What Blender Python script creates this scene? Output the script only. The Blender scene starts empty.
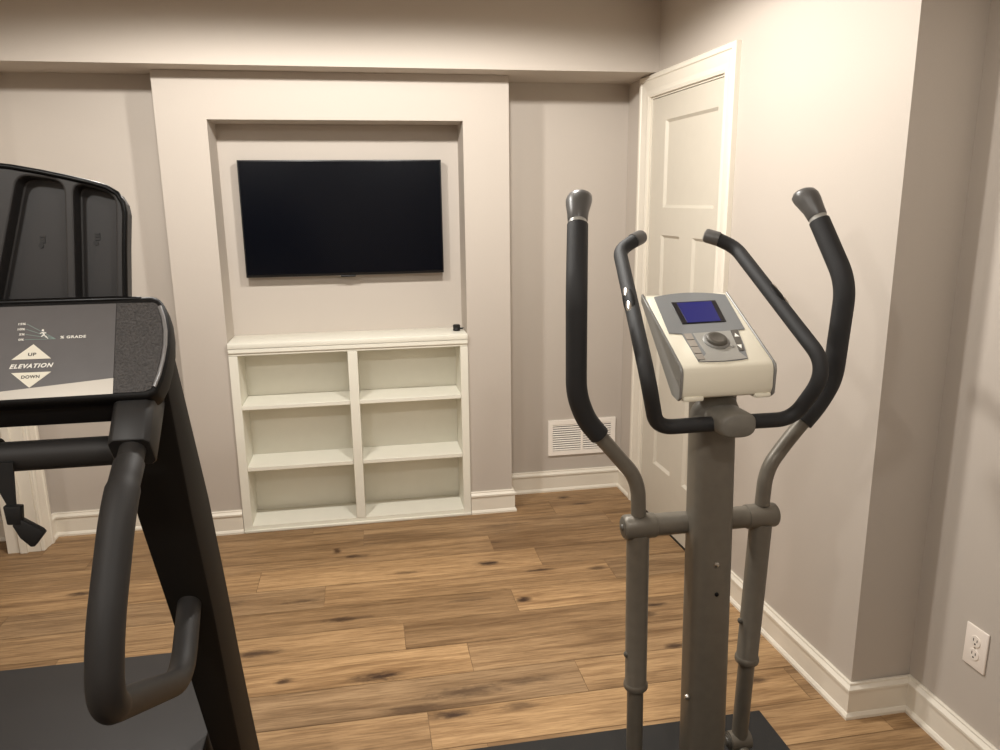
import bpy, bmesh, math, random
from mathutils import Vector, Matrix
random.seed(4)
V = Vector
scene = bpy.context.scene
COL = scene.collection
PI = math.pi

# ------------------------------------------------------------------ materials
def new_mat(name):
    m = bpy.data.materials.new(name); m.use_nodes = True
    nt = m.node_tree
    return m, nt, nt.nodes['Principled BSDF']

def lin(c):
    return tuple(((x/255.0)/12.92 if x/255.0 <= .04045 else ((x/255.0+.055)/1.055)**2.4) for x in c) + (1.0,)

def mat(name, rgb, rough=.5, metal=0, bump=0, scale=300, spec=.5, var=0, emit=None, coat=0):
    m, nt, b = new_mat(name)
    col = lin(rgb)
    b.inputs['Base Color'].default_value = col
    b.inputs['Roughness'].default_value = rough
    b.inputs['Metallic'].default_value = metal
    b.inputs['Specular IOR Level'].default_value = spec
    b.inputs['Coat Weight'].default_value = coat
    if emit:
        b.inputs['Emission Color'].default_value = lin(emit[0]); b.inputs['Emission Strength'].default_value = emit[1]
    tc = nt.nodes.new('ShaderNodeTexCoord')
    no = nt.nodes.new('ShaderNodeTexNoise'); no.inputs['Scale'].default_value = scale
    no.inputs['Detail'].default_value = 3
    nt.links.new(tc.outputs['Object'], no.inputs['Vector'])
    if bump:
        bp = nt.nodes.new('ShaderNodeBump'); bp.inputs['Strength'].default_value = bump; bp.inputs['Distance'].default_value = .002
        nt.links.new(no.outputs['Fac'], bp.inputs['Height']); nt.links.new(bp.outputs['Normal'], b.inputs['Normal'])
    if var:
        rp = nt.nodes.new('ShaderNodeValToRGB')
        rp.color_ramp.elements[0].position = .3; rp.color_ramp.elements[1].position = .7
        rp.color_ramp.elements[0].color = tuple(x*(1-var) for x in col[:3])+(1,)
        rp.color_ramp.elements[1].color = tuple(min(1, x*(1+var)) for x in col[:3])+(1,)
        nt.links.new(no.outputs['Fac'], rp.inputs['Fac']); nt.links.new(rp.outputs['Color'], b.inputs['Base Color'])
    return m

M = dict(
    wall=mat('wall_paint', (190, 181, 171), .7, bump=.08, scale=250, var=.01, spec=.3),
    ceil=mat('ceiling_paint', (232, 226, 216), .8, bump=.05),
    trim=mat('trim_paint', (230, 223, 209), .38, var=.01, scale=20),
    case=mat('bookcase_paint', (232, 229, 216), .4, var=.01, scale=20),
    door=mat('door_paint', (205, 198, 184), .42, var=.01, scale=20),
    gap=mat('dark_gap', (40, 34, 28), .9),
    tvs=mat('tv_screen', (4, 6, 13), .2, spec=.2),
    tvf=mat('tv_bezel', (10, 10, 12), .4),
    gadget=mat('black_gadget', (14, 14, 15), .35),
    plate=mat('plastic_white', (240, 230, 220), .4),
    slot=mat('outlet_slot', (40, 34, 30), .8),
    vent=mat('vent_paint', (250, 243, 234), .45),
    ventd=mat('vent_dark', (58, 51, 44), .9),
    mat=mat('rubber_mat', (40, 39, 38), .75, bump=.25, scale=700, var=.15, spec=.35),
    grey=mat('grey_paint', (110, 104, 94), .42, metal=.25, var=.05, scale=40),
    greyd=mat('grey_plastic', (112, 108, 100), .5, var=.05, scale=60),
    foam=mat('black_foam', (37, 37, 38), .62, bump=.25, scale=900, spec=.4),
    foamt=mat('rail_foam', (37, 35, 34), .55, bump=.2, scale=900, spec=.4),
    cap=mat('cap_plastic', (84, 82, 80), .36, spec=.5),
    chrome=mat('chrome', (200, 196, 190), .28, metal=1),
    cream=mat('console_shell', (230, 224, 206), .4, spec=.4),
    silver=mat('console_silver', (128, 130, 131), .45, metal=.15),
    silverd=mat('console_side', (136, 135, 132), .4, metal=.3),
    silverl=mat('console_silver_light', (172, 171, 166), .35, metal=.35),
    lcdb=mat('lcd_border', (14, 14, 22), .3),
    lcd=mat('lcd_blue', (20, 24, 92), .3, emit=((50, 56, 165), .07)),
    knob=mat('knob', (88, 84, 77), .45, metal=.2),
    btn=mat('button_grey', (150, 143, 134), .45),
    btnd=mat('button_dark', (92, 88, 82), .5),
    print=mat('print_white', (246, 243, 236), .5),
    printg=mat('print_teal', (140, 165, 158), .5),
    blk=mat('black_paint', (13, 12, 12), .55, bump=.05, scale=400, spec=.22),
    upr=mat('upright_black', (27, 24, 21), .65, spec=.15, bump=.05, scale=500),
    gloss=mat('gloss_black', (9, 9, 10), .3, spec=.2),
    pod=mat('pod_plastic', (48, 46, 46), .5, bump=.12, scale=900, var=.08),
    podd=mat('pod_emboss', (30, 29, 29), .5),
    panel=mat('panel_grey', (94, 91, 91), .42, metal=.1, var=.04, scale=30),
    capg=mat('cap_texture', (62, 59, 58), .5, bump=1.0, scale=260, var=.45),
    stripe=mat('panel_stripe', (190, 184, 174), .35, metal=.3),
    cream2=mat('arrow_cream', (236, 231, 214), .5),
    ink=mat('ink', (70, 66, 62), .6),
    hood=mat('hood_plastic', (42, 40, 40), .6, bump=.15, scale=900, var=.06),
    belt=mat('belt', (24, 24, 25), .8, bump=.3, scale=900),
    strap=mat('strap', (16, 16, 17), .6),
    bracket=mat('bracket_plastic', (29, 28, 28), .5),
    bead=mat('bead_silver', (150, 150, 152), .3, metal=.6),
    wood=None,
)

def floor_material():
    m, nt, b = new_mat('oak_planks')
    N = nt.nodes; L = nt.links
    tc = N.new('ShaderNodeTexCoord')
    at = N.new('ShaderNodeAttribute'); at.attribute_name = 'plank'; at.attribute_type = 'GEOMETRY'
    # plank: r = tone, g = random offset, b = greyness
    sep = N.new('ShaderNodeSeparateColor'); L.new(at.outputs['Color'], sep.inputs['Color'])
    off = N.new('ShaderNodeCombineXYZ')
    mu = N.new('ShaderNodeMath'); mu.operation = 'MULTIPLY'; mu.inputs[1].default_value = 37.0
    L.new(sep.outputs['Green'], mu.inputs[0]); L.new(mu.outputs[0], off.inputs['X']); L.new(mu.outputs[0], off.inputs['Z'])
    add = N.new('ShaderNodeVectorMath'); add.operation = 'ADD'
    L.new(tc.outputs['Object'], add.inputs[0]); L.new(off.outputs[0], add.inputs[1])
    def noise(sx, sy, detail, rough, dist=0):
        mp = N.new('ShaderNodeMapping'); mp.inputs['Scale'].default_value = (sx, sy, 1)
        L.new(add.outputs[0], mp.inputs['Vector'])
        n = N.new('ShaderNodeTexNoise'); n.inputs['Scale'].default_value = 1
        n.inputs['Detail'].default_value = detail; n.inputs['Roughness'].default_value = rough
        n.inputs['Distortion'].default_value = dist
        L.new(mp.outputs[0], n.inputs['Vector']); return n
    broad = noise(1.0, 7, 4, .55, .6)
    fine = noise(9, 150, 4, .65, .2)
    mid = noise(1.7, 30, 5, .6, .45)
    def ramp(a, ca, bb, cb, src):
        r = N.new('ShaderNodeValToRGB'); e = r.color_ramp.elements
        e[0].position = a; e[0].color = ca; e[1].position = bb; e[1].color = cb
        L.new(src, r.inputs['Fac']); return r
    def mix(kind, fac, a, bb):
        x = N.new('ShaderNodeMix'); x.data_type = 'RGBA'; x.blend_type = kind
        if isinstance(fac, (int, float)): x.inputs['Factor'].default_value = fac
        else: L.new(fac, x.inputs['Factor'])
        for s, v in ((6, a), (7, bb)):
            if isinstance(v, tuple): x.inputs[s].default_value = v
            else: L.new(v, x.inputs[s])
        return x.outputs[2]
    tone = N.new('ShaderNodeValToRGB'); e = tone.color_ramp.elements
    e[0].position = 0; e[0].color = lin((142, 114, 82)); e[1].position = 1; e[1].color = lin((216, 186, 142))
    k = tone.color_ramp.elements.new(.5); k.color = lin((186, 152, 110))
    L.new(sep.outputs['Red'], tone.inputs['Fac'])
    c = mix('MIX', sep.outputs['Blue'], tone.outputs['Color'], lin((168, 144, 114)))
    c = mix('MULTIPLY', .85, c, ramp(.3, (.62, .58, .54, 1), .62, (1.08, 1.08, 1.08, 1), broad.outputs['Fac']).outputs['Color'])
    c = mix('MULTIPLY', .8, c, ramp(.34, (.56, .50, .45, 1), .54, (1.05, 1.05, 1.05, 1), mid.outputs['Fac']).outputs['Color'])
    c = mix('MULTIPLY', .75, c, ramp(.34, (.60, .55, .50, 1), .58, (1.08, 1.08, 1.08, 1), fine.outputs['Fac']).outputs['Color'])
    # knots where the boards have them: (x, y, rx, ry, strength)
    knots = [(-.02, 2.30, .085, .026, 1), (.02, 2.305, .05, .014, 1), (-.33, 2.335, .03, .018, .9), (.27, 2.165, .14, .03, .75),
             (.46, 2.185, .12, .022, .6), (.10, 2.11, .10, .022, .6), (.20, 2.06, .07, .018, 1), (.42, 2.06, .06, .02, .6),
             (-.14, 2.69, .08, .018, .9), (-.44, 2.52, .08, .02, .9), (.56, 2.70, .03, .022, 1), (.47, 3.035, .06, .02, 1),
             (.68, 2.93, .07, .014, .9), (-.10, 3.22, .06, .016, .9), (-.18, 3.29, .018, .03, .9), (.12, 3.02, .06, .018, .6),
             (.99, 3.70, .03, .02, .9), (1.06, 3.6, .06, .014, .8), (1.06, 2.56, .04, .018, .9), (1.0, 2.50, .04, .02, .8),
             (1.10, 2.86, .02, .02, .9), (.93, 2.9, .04, .02, .7), (1.02, 2.28, .04, .018, .9), (1.12, 2.16, .06, .014, .7),
             (-1.2, 3.1, .05, .02, .9), (-.75, 3.2, .07, .018, .8), (-1.0, 2.75, .06, .02, .8), (1.2, 2.04, .05, .016, .8),
             (-.62, 2.9, .10, .02, .6), (-.30, 2.86, .08, .016, .7), (.35, 2.74, .10, .014, .5), (.62, 3.42, .12, .012, .5)]
    wob = noise(22, 60, 3, .6, .5)
    wv = N.new('ShaderNodeMath'); wv.operation = 'MULTIPLY_ADD'; wv.inputs[1].default_value = 1.5; wv.inputs[2].default_value = -.75
    L.new(wob.outputs['Fac'], wv.inputs[0])
    total = None
    for (x, y, rx, ry, s) in knots:
        mp = N.new('ShaderNodeMapping'); mp.vector_type = 'POINT'
        mp.inputs['Scale'].default_value = (1/(rx*1.12), 1/(ry*1.12), 0); mp.inputs['Location'].default_value = (-x/(rx*1.12), -y/(ry*1.12), 0)
        L.new(tc.outputs['Object'], mp.inputs['Vector'])
        ln = N.new('ShaderNodeVectorMath'); ln.operation = 'LENGTH'; L.new(mp.outputs[0], ln.inputs[0])
        a2 = N.new('ShaderNodeMath'); a2.operation = 'ADD'; L.new(ln.outputs['Value'], a2.inputs[0]); L.new(wv.outputs[0], a2.inputs[1])
        mr = N.new('ShaderNodeMapRange'); mr.interpolation_type = 'SMOOTHSTEP'
        mr.inputs['From Min'].default_value = 0.1; mr.inputs['From Max'].default_value = 1.3
        mr.inputs['To Min'].default_value = s; mr.inputs['To Max'].default_value = 0
        L.new(a2.outputs[0], mr.inputs['Value'])
        if total is None: total = mr.outputs[0]
        else:
            mx = N.new('ShaderNodeMath'); mx.operation = 'MAXIMUM'; L.new(total, mx.inputs[0]); L.new(mr.outputs[0], mx.inputs[1]); total = mx.outputs[0]
    st = noise(1.3, 17, 4, .62, .8)
    c = mix('MULTIPLY', .8, c, ramp(.60, (1, 1, 1, 1), .74, (.50, .42, .34, 1), st.outputs['Fac']).outputs['Color'])
    c = mix('MIX', total, c, lin((62, 42, 28)))
    L.new(c, b.inputs['Base Color'])
    rr = ramp(.3, (.42, .42, .42, 1), .7, (.56, .56, .56, 1), mid.outputs['Fac'])
    L.new(rr.outputs['Color'], b.inputs['Roughness'])
    b.inputs['Specular IOR Level'].default_value = .35
    bp = N.new('ShaderNodeBump'); bp.inputs['Strength'].default_value = .12; bp.inputs['Distance'].default_value = .002
    L.new(fine.outputs['Fac'], bp.inputs['Height']); L.new(bp.outputs['Normal'], b.inputs['Normal'])
    return m
M['wood'] = floor_material()

# ------------------------------------------------------------------ mesh helpers (all in world coordinates)
ORIGIN = {}
def origin(o):
    p = V((0, 0, 0))
    while o is not None:
        p = p + o.location; o = o.parent
    return p

def obj(name, bm, m, parent=None, smooth=False, bevel=0, seg=2, auto=None):
    if bevel:
        bmesh.ops.recalc_face_normals(bm, faces=bm.faces); bm.normal_update()
        es = [e for e in bm.edges if len(e.link_faces) == 2 and e.calc_face_angle(0) > .5]
        bmesh.ops.bevel(bm, geom=es, offset=bevel, segments=seg, profile=.5, affect='EDGES', clamp_overlap=True)
    bmesh.ops.recalc_face_normals(bm, faces=bm.faces)
    if parent is not None:
        bmesh.ops.translate(bm, verts=bm.verts, vec=-origin(parent))
    me = bpy.data.meshes.new(name); bm.to_mesh(me); bm.free()
    if smooth or bevel:
        me.polygons.foreach_set('use_smooth', [True]*len(me.polygons))
        try: me.set_sharp_from_angle(angle=auto if auto else math.radians(38))
        except Exception: pass
    o = bpy.data.objects.new(name, me); COL.objects.link(o)
    if m is not None: me.materials.append(m)
    if parent is not None: o.parent = parent
    return o

def box(bm, x0, x1, y0, y1, z0, z1):
    vs = [bm.verts.new((x, y, z)) for x in (x0, x1) for y in (y0, y1) for z in (z0, z1)]
    for f in ((0,1,3,2), (4,6,7,5), (0,4,5,1), (2,3,7,6), (0,2,6,4), (1,5,7,3)):
        bm.faces.new([vs[i] for i in f])
    return vs

def BX(*a):
    bm = bmesh.new(); box(bm, *a); return bm

def hexa(bm, a, b):
    """solid between two quads/polygons a and b (lists of points)"""
    A = [bm.verts.new(p) for p in a]; B = [bm.verts.new(p) for p in b]; n = len(A)
    bm.faces.new(A); bm.faces.new(B[::-1])
    for i in range(n):
        bm.faces.new([A[i], B[i], B[(i+1) % n], A[(i+1) % n]])

def HX(a, b):
    bm = bmesh.new(); hexa(bm, a, b); return bm

def prism_x(bm, yz, x0, x1):
    hexa(bm, [(x0, y, z) for y, z in yz], [(x1, y, z) for y, z in yz])

def frame_of(d):
    d = d.normalized(); up = V((0, 0, 1)) if abs(d.z) < .9 else V((0, 1, 0))
    s = d.cross(up).normalized(); return s, s.cross(d).normalized()

def cyl(bm, a, b, r0, r1=None, n=24, cap=True):
    a, b = V(a), V(b); r1 = r0 if r1 is None else r1
    s, t = frame_of(b-a)
    R = []
    for p, r in ((a, r0), (b, r1)):
        R.append([bm.verts.new(p + (s*math.cos(2*PI*i/n) + t*math.sin(2*PI*i/n))*r) for i in range(n)])
    for i in range(n):
        bm.faces.new([R[0][i], R[0][(i+1) % n], R[1][(i+1) % n], R[1][i]])
    if cap:
        bm.faces.new(R[0][::-1]); bm.faces.new(R[1])

def CY(*a, **k):
    bm = bmesh.new(); cyl(bm, *a, **k); return bm

def lathe(bm, a, d, prof, n=28, squash=1.0):
    """prof: list of (distance along d, radius)"""
    a, d = V(a), V(d).normalized(); s, t = frame_of(d); rings = []
    for h, r in prof:
        rings.append([bm.verts.new(a + d*h + (s*math.cos(2*PI*i/n) + t*squash*math.sin(2*PI*i/n))*max(r, 1e-5)) for i in range(n)])
    for A, B in zip(rings, rings[1:]):
        for i in range(n):
            bm.faces.new([A[i], A[(i+1) % n], B[(i+1) % n], B[i]])
    bm.faces.new(rings[0][::-1]); bm.faces.new(rings[-1])

def LA(*a, **k):
    bm = bmesh.new(); lathe(bm, *a, **k); return bm

def fillet(pts, rad, seg=8):
    """polyline with rounded corners"""
    P = [V(p) for p in pts]; out = [P[0]]
    for i in range(1, len(P)-1):
        a, b, c = P[i-1], P[i], P[i+1]
        d0 = (a-b); d1 = (c-b); r = rad[i] if isinstance(rad, (list, tuple)) else rad
        l = min(r, d0.length*.49, d1.length*.49)
        s, e = b + d0.normalized()*l, b + d1.normalized()*l
        for k in range(seg+1):
            t = k/seg; out.append(s*(1-t)**2 + b*2*t*(1-t) + e*t*t)
    out.append(P[-1]); return out

def tube(bm, pts, r, n=20, cap=True):
    """round tube along a path; r a number or list"""
    P = [V(p) for p in pts]; m = len(P)
    T = []
    for i in range(m):
        a = P[max(i-1, 0)]; b = P[min(i+1, m-1)]; T.append((b-a).normalized())
    s, t = frame_of(T[0]); rings = []
    for i in range(m):
        if i:
            q = T[i-1].rotation_difference(T[i]); s = q @ s
            s = (s - T[i]*s.dot(T[i])).normalized()
        t = T[i].cross(s)
        rr = r[i] if isinstance(r, (list, tuple)) else r
        rings.append([bm.verts.new(P[i] + (s*math.cos(2*PI*k/n) + t*math.sin(2*PI*k/n))*rr) for k in range(n)])
    for A, B in zip(rings, rings[1:]):
        for k in range(n):
            bm.faces.new([A[k], A[(k+1) % n], B[(k+1) % n], B[k]])
    if cap:
        bm.faces.new(rings[0][::-1]); bm.faces.new(rings[-1])

def TB(*a, **k):
    bm = bmesh.new(); tube(bm, *a, **k); return bm

def plate(bm, poly, o, u, v, n, d0, d1):
    """polygon in the plane (o; u, v), extruded from d0 to d1 along n"""
    o, u, v, n = V(o), V(u), V(v), V(n)
    hexa(bm, [o+u*a+v*b+n*d1 for a, b in poly], [o+u*a+v*b+n*d0 for a, b in poly])

def PL(*a):
    bm = bmesh.new(); plate(bm, *a); return bm

def thing(name, loc, label, cat, group=None):
    o = bpy.data.objects.new(name, None); COL.objects.link(o); o.location = loc
    o.empty_display_size = .1
    o['label'] = label; o['category'] = cat
    if group: o['group'] = group
    return o

def tag(o, label, cat, group=None):
    o['label'] = label; o['category'] = cat
    if group: o['group'] = group
    return o

def struct(name, bm, m, **k):
    o = obj(name, bm, m, **k)
    if k.get('parent') is None: o['kind'] = 'structure'
    return o

def text(name, s, o, u, v, n, centre, width, m, parent, height=None, shear=0, bold=0, spc=1.0):
    cu = bpy.data.curves.new(name, 'FONT'); cu.body = s; cu.size = 1; cu.shear = shear; cu.offset = bold
    cu.align_x = 'CENTER'; cu.align_y = 'CENTER'; cu.extrude = .002; cu.space_character = spc
    t = bpy.data.objects.new(name, cu); COL.objects.link(t)
    bpy.context.view_layer.update()
    me = bpy.data.meshes.new_from_object(t.evaluated_get(bpy.context.evaluated_depsgraph_get()))
    bpy.data.objects.remove(t); bpy.data.curves.remove(cu)
    xs = [w.co.x for w in me.vertices]; ys = [w.co.y for w in me.vertices]
    cx, cy = (min(xs)+max(xs))/2, (min(ys)+max(ys))/2
    sx = width/(max(xs)-min(xs)); sy = sx if height is None else height/(max(ys)-min(ys))
    org = origin(parent)
    for w in me.vertices:
        a = (w.co.x-cx)*sx + centre[0]; b = (w.co.y-cy)*sy + centre[1]
        w.co = V(o)+V(u)*a+V(v)*b+V(n)*(.0006+w.co.z*.12) - org
    me.name = name; me.materials.append(m)
    ob = bpy.data.objects.new(name, me); COL.objects.link(ob); ob.parent = parent
    return ob

# ------------------------------------------------------------------ the room
YB = 3.81          # back wall
YN = 3.59          # face of the built-out media wall
XR = 1.392          # right wall with the door
XF = 1.592         # far-right wall past the jog
YJ = 1.826         # jog
ZC = 2.40          # ceiling
ZS = 2.098         # underside of the bulkhead
YS = 3.445          # face of the bulkhead
XL = -1.52         # left wall

def make_floor():
    bm = bmesh.new(); lay = bm.loops.layers.color.new('plank')
    def quad(x0, x1, y0, y1, z, c):
        f = bm.faces.new([bm.verts.new(p) for p in ((x0, y0, z), (x1, y0, z), (x1, y1, z), (x0, y1, z))])
        for l in f.loops: l[lay] = c
    known = {-3: .128, -2: .65, -1: .30, 0: .083, 1: .528, 2: -.218, 3: -.495, 4: .52, 5: -.06, 6: .9}
    tones = {(-3, 0): (.62, .25), (-3, 1): (.85, 0), (-2, 0): (.25, .55), (-2, 1): (.75, .35), (-1, 0): (.9, 0), (-1, 1): (.68, .45),
             (0, 0): (.72, 0), (0, 1): (.32, .15), (1, 0): (.38, .1), (1, 1): (.82, 0), (2, 0): (.3, .5), (2, 1): (.66, .1), (2, 2): (.55, .6),
             (3, 0): (.75, 0), (3, 1): (.76, 0), (3, 2): (.28, .1), (4, 0): (.36, .2), (4, 1): (.25, .1), (5, 0): (.3, .2), (5, 1): (.4, .5), (6, 0): (.45, .2), (6, 1): (.4, .2)}
    P = .1755; g = .0011
    for r in range(-28, 10):
        y0 = 2.442+P*r; y1 = min(y0+P, 3.98)
        j = known.get(r, random.uniform(-.6, .6))
        for k in range(-4, 4):
            x0 = j+1.2*(k-1); x1 = x0+1.2
            t, gr = tones.get((r, k), (random.uniform(.2, .9), random.choice([0, 0, .2, .4])))
            quad(x0+g, x1-g, y0+g, y1-g, 0, (.22+.55*t, random.random(), gr, 1))
    quad(-4.4, 4.4, -2.6, 4.0, -.0016, (.0, .5, .0, 1))
    return bm
fl = make_floor()
# colour attribute bytes are stored in sRGB: fine, only used as data
struct('floor', fl, M['wood'])
struct('ceiling', BX(-3.6, 2.0, -2.3, 4.0, ZC, ZC+.08), M['ceil'])
# bulkhead along the back
struct('wall_bulkhead', BX(XL, XR, YS, YB, ZS, ZC-.001), M['wall'])
YBL = 3.735       # the back wall steps forward left of the media wall
bm = bmesh.new(); box(bm, -3.6, XR+.3, YB, YB+.1, 0, ZC-.001); box(bm, -3.6, -.80, YBL, YB-.0005, 0, ZC-.001)
struct('wall_back', bm, M['wall'])
# media wall, built out from the back wall, with a niche
NX0, NX1, NZ = -.626, .478, 1.90
BX0, BX1 = -.834, .690
bm = bmesh.new()
box(bm, BX0, NX0, YN, YB-.001, 0, ZS-.001)
box(bm, NX1, BX1, YN, YB-.001, 0, ZS-.001)
box(bm, NX0, NX1, YN, YB-.001, NZ, ZS-.001)
box(bm, NX0, NX1, 3.795, YB-.001, 0, NZ)
struct('wall_media', bm, M['wall'])
# right wall (with the door opening), jog, far-right wall
D0, D1, DZ = 2.805, 3.525, 2.004
bm = bmesh.new()
box(bm, XR, XF+.012, YJ, D0, 0, ZC-.001)
box(bm, XR, XF-.001, D1, YB-.001, 0, ZC-.001)
box(bm, XR, XF-.001, D0, D1, DZ, ZC-.001)
struct('wall_right', bm, M['wall'])
struct('wall_far_right', BX(XF, XF+.1, -2.3, D0, 0, ZC-.001), M['wall'])
struct('wall_rear', BX(-3.6, XF, -2.4, -2.3, 0, ZC-.001), M['wall'])
# left wall with a wide cased opening near the back
YO1, YO0, ZO = 3.56, 2.30, 2.05
bm = bmesh.new()
box(bm, XL-.14, XL, YO1+.02, YBL-.001, 0, ZC-.001)
box(bm, XL-.14, XL, YO0-.02, YO1+.02, ZO+.02, ZC-.001)
box(bm, XL-.14, XL, -2.299, YO0-.02, 0, ZC-.001)
struct('wall_left', bm, M['wall'])
struct('wall_hall', BX(-3.6, -3.5, -2.3, YB, 0, ZC-.001), M['wall'])

def casing_profile(w=.095):
    # (across from the opening, projection)
    return [(0, 0), (0, .010), (.012, .014), (.03, .013), (.055, .017), (.07, .019), (.074, .024), (w-.004, .024), (w, .019), (w, 0)]

def casing_leg(bm, prof, at, y_edge, ydir, x_face, xdir, z0, z1, mitre):
    a = [(x_face+xdir*p, y_edge+ydir*q, z0) for q, p in prof]
    b = [(x_face+xdir*p, y_edge+ydir*q, z1+(q if mitre else 0)) for q, p in prof]
    hexa(bm, a, b)

def casing(bm, y0, y1, ztop, x_face, xdir, w=.095):
    prof = casing_profile(w)
    casing_leg(bm, prof, 0, y0, -1, x_face, xdir, 0, ztop, True)
    casing_leg(bm, prof, 0, y1, 1, x_face, xdir, 0, ztop, True)
    hexa(bm, [(x_face+xdir*p, y0-q, ztop+q) for q, p in prof], [(x_face+xdir*p, y1+q, ztop+q) for q, p in prof])

# door casing
bm = bmesh.new(); casing(bm, D0+.004, D1-.004, DZ-.004, XR-.0005, -1)
t1 = struct('trim_1', bm, M['trim'])
# jamb lining
bm = bmesh.new()
box(bm, XR+.0005, XR+.13, D0+.0005, D0+.012, 0, DZ-.0005); box(bm, XR+.0005, XR+.13, D1-.012, D1-.0005, 0, DZ-.0005)
box(bm, XR+.0005, XR+.13, D0+.0005, D1-.0005, DZ-.012, DZ-.0005)
struct('trim_2', bm, M['trim'])
struct('trim_7', BX(XR+.0005, XR+.15, D0+.013, D1-.013, .0005, .0085), M['gap'])
# door slab: stiles and rails around three recessed flat panels
dx = XR+.004; dth = .036
y0, y1, z0, z1 = D0+.0145, D1-.0145, .010, DZ-.0150
panels = [(2.872, 3.362, 1.507, 1.888), (3.176, 3.370, .282, 1.385), (2.870, 3.049, .282, 1.385)]
cy = sorted({y0, y1} | {p[i] for p in panels for i in (0, 1)})
cz = sorted({z0, z1} | {p[i] for p in panels for i in (2, 3)})
bm = bmesh.new()
def gridface(X, ylist, zlist, inside):
    for a, b in zip(ylist, ylist[1:]):
        for c, d in zip(zlist, zlist[1:]):
            if not inside((a+b)/2, (c+d)/2):
                bm.faces.new([bm.verts.new(p) for p in ((X, a, c), (X, a, d), (X, b, d), (X, b, c))])
gridface(dx, cy, cz, lambda y, z: any(p[0] < y < p[1] and p[2] < z < p[3] for p in panels))
for (a, b, c, d) in panels:
    q = .012; e = .011
    o_ = [(dx, a, c), (dx, b, c), (dx, b, d), (dx, a, d)]
    i_ = [(dx+e, a+q, c+q), (dx+e, b-q, c+q), (dx+e, b-q, d-q), (dx+e, a+q, d-q)]
    for k in range(4):
        bm.faces.new([bm.verts.new(p) for p in (o_[k], o_[(k+1) % 4], i_[(k+1) % 4], i_[k])])
    bm.faces.new([bm.verts.new(p) for p in i_])
back = [(dx+dth, y0, z0), (dx+dth, y1, z0), (dx+dth, y1, z1), (dx+dth, y0, z1)]
front = [(dx, y0, z0), (dx, y1, z0), (dx, y1, z1), (dx, y0, z1)]
bm.faces.new([bm.verts.new(p) for p in back])
for k in range(4):
    bm.faces.new([bm.verts.new(p) for p in (front[k], front[(k+1) % 4], back[(k+1) % 4], back[k])])
bmesh.ops.remove_doubles(bm, verts=bm.verts, dist=.0004)
d1 = struct('door_1', bm, M['door'])
kb = bmesh.new()
lathe(kb, (dx-.0005, y0+.06, .93), (-1, 0, 0), [(0, .030), (.006, .030), (.008, .011), (.03, .011), (.036, .024), (.05, .028), (.060, .022), (.064, .006)])
obj('door_knob', kb, M['chrome'], d1, smooth=True)

# the right wall runs slightly off square: turn it and all that is built into it about its near corner
def turn(o, a=.027):
    P_ = Matrix.Translation((XR, YJ, 0)) @ Matrix.Rotation(a, 4, 'Z') @ Matrix.Translation((-XR, -YJ, 0))
    o.data.transform(P_); o.data.update()
for nm_ in ('wall_right', 'trim_1', 'trim_2', 'trim_7', 'door_1', 'door_knob'): turn(bpy.data.objects[nm_])

# left opening: jamb and casing
bm = bmesh.new()
box(bm, XL-.1405, XL+.0005, YO1, YO1+.019, 0, ZO); box(bm, XL-.1405, XL+.0005, YO0-.019, YO0, 0, ZO)
box(bm, XL-.1405, XL+.0005, YO0-.019, YO1+.019, ZO, ZO+.019)
box(bm, XL-.085, XL-.052, YO1-.011, YO1, 0, ZO); box(bm, XL-.085, XL-.052, YO0, YO0+.011, 0, ZO)
struct('trim_3', bm, M['trim'], bevel=.0015, seg=1)
bm = bmesh.new(); casing(bm, YO0-.006, YO1+.006, ZO+.006, XL+.001, 1)
struct('trim_4', bm, M['trim'])

# baseboards
BH = .116
def bb(bm, a, b, nrm):
    """baseboard run from a to b, standing on the wall line, projecting along nrm; ends mitred outwards by ext"""
    (ax, ay, ea), (bx_, by, eb) = a, b
    d = V((bx_-ax, by-ay, 0)).normalized(); n = V((nrm[0], nrm[1], 0))
    prof = [(.0005, 0), (.021, 0), (.021, .009), (.016, .017), (.013, .019), (.013, BH-.027), (.018, BH-.025), (.018, BH-.017), (.009, BH-.007), (.009, BH-.002), (.007, BH), (.0005, BH)]
    A = [V((ax, ay, z))+n*p+d*(-ea*p) for p, z in prof]
    B = [V((bx_, by, z))+n*p+d*(eb*p) for p, z in prof]
    hexa(bm, A, B)
for name, runs in {
    'baseboard_back': [((BX1, YB, -1), (XR-.05, YB, -1), (0, -1)), ((XL, YBL, -1), (BX0, YBL, -1), (0, -1))],
    'baseboard_media': [((BX0, YN, 1), (NX0-.001, YN, 0), (0, -1)), ((NX1+.001, YN, 0), (BX1, YN, 1), (0, -1)),
                        ((BX1, YN, 1), (BX1, YB, -1), (1, 0)), ((BX0, YN, 1), (BX0, YBL, -1), (-1, 0))],
    'baseboard_right': [((XR, YJ, 1), (XR, D0-.092, 0), (-1, 0)), ((XR, D1+.092, 0), (XR, YB+.004, -1), (-1, 0))],
    'baseboard_jog': [((XR, YJ, 1), (XF, YJ, -1), (0, -1))],
    'baseboard_far_right': [((XF, -2.3, 0), (XF, YJ, -1), (-1, 0))],
    'baseboard_left': [((XL, YO1+.102, 0), (XL, YBL, -1), (1, 0)), ((XL, -2.3, 0), (XL, YO0-.102, 0), (1, 0))],
    'baseboard_hall': [((-3.5, YBL, 0), (XL-.14, YBL, 0), (0, -1))],
}.items():
    bm = bmesh.new()
    for r in runs: bb(bm, *r)
    ob_ = struct(name, bm, M['trim'])
    if name == 'baseboard_right': turn(ob_)

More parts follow.
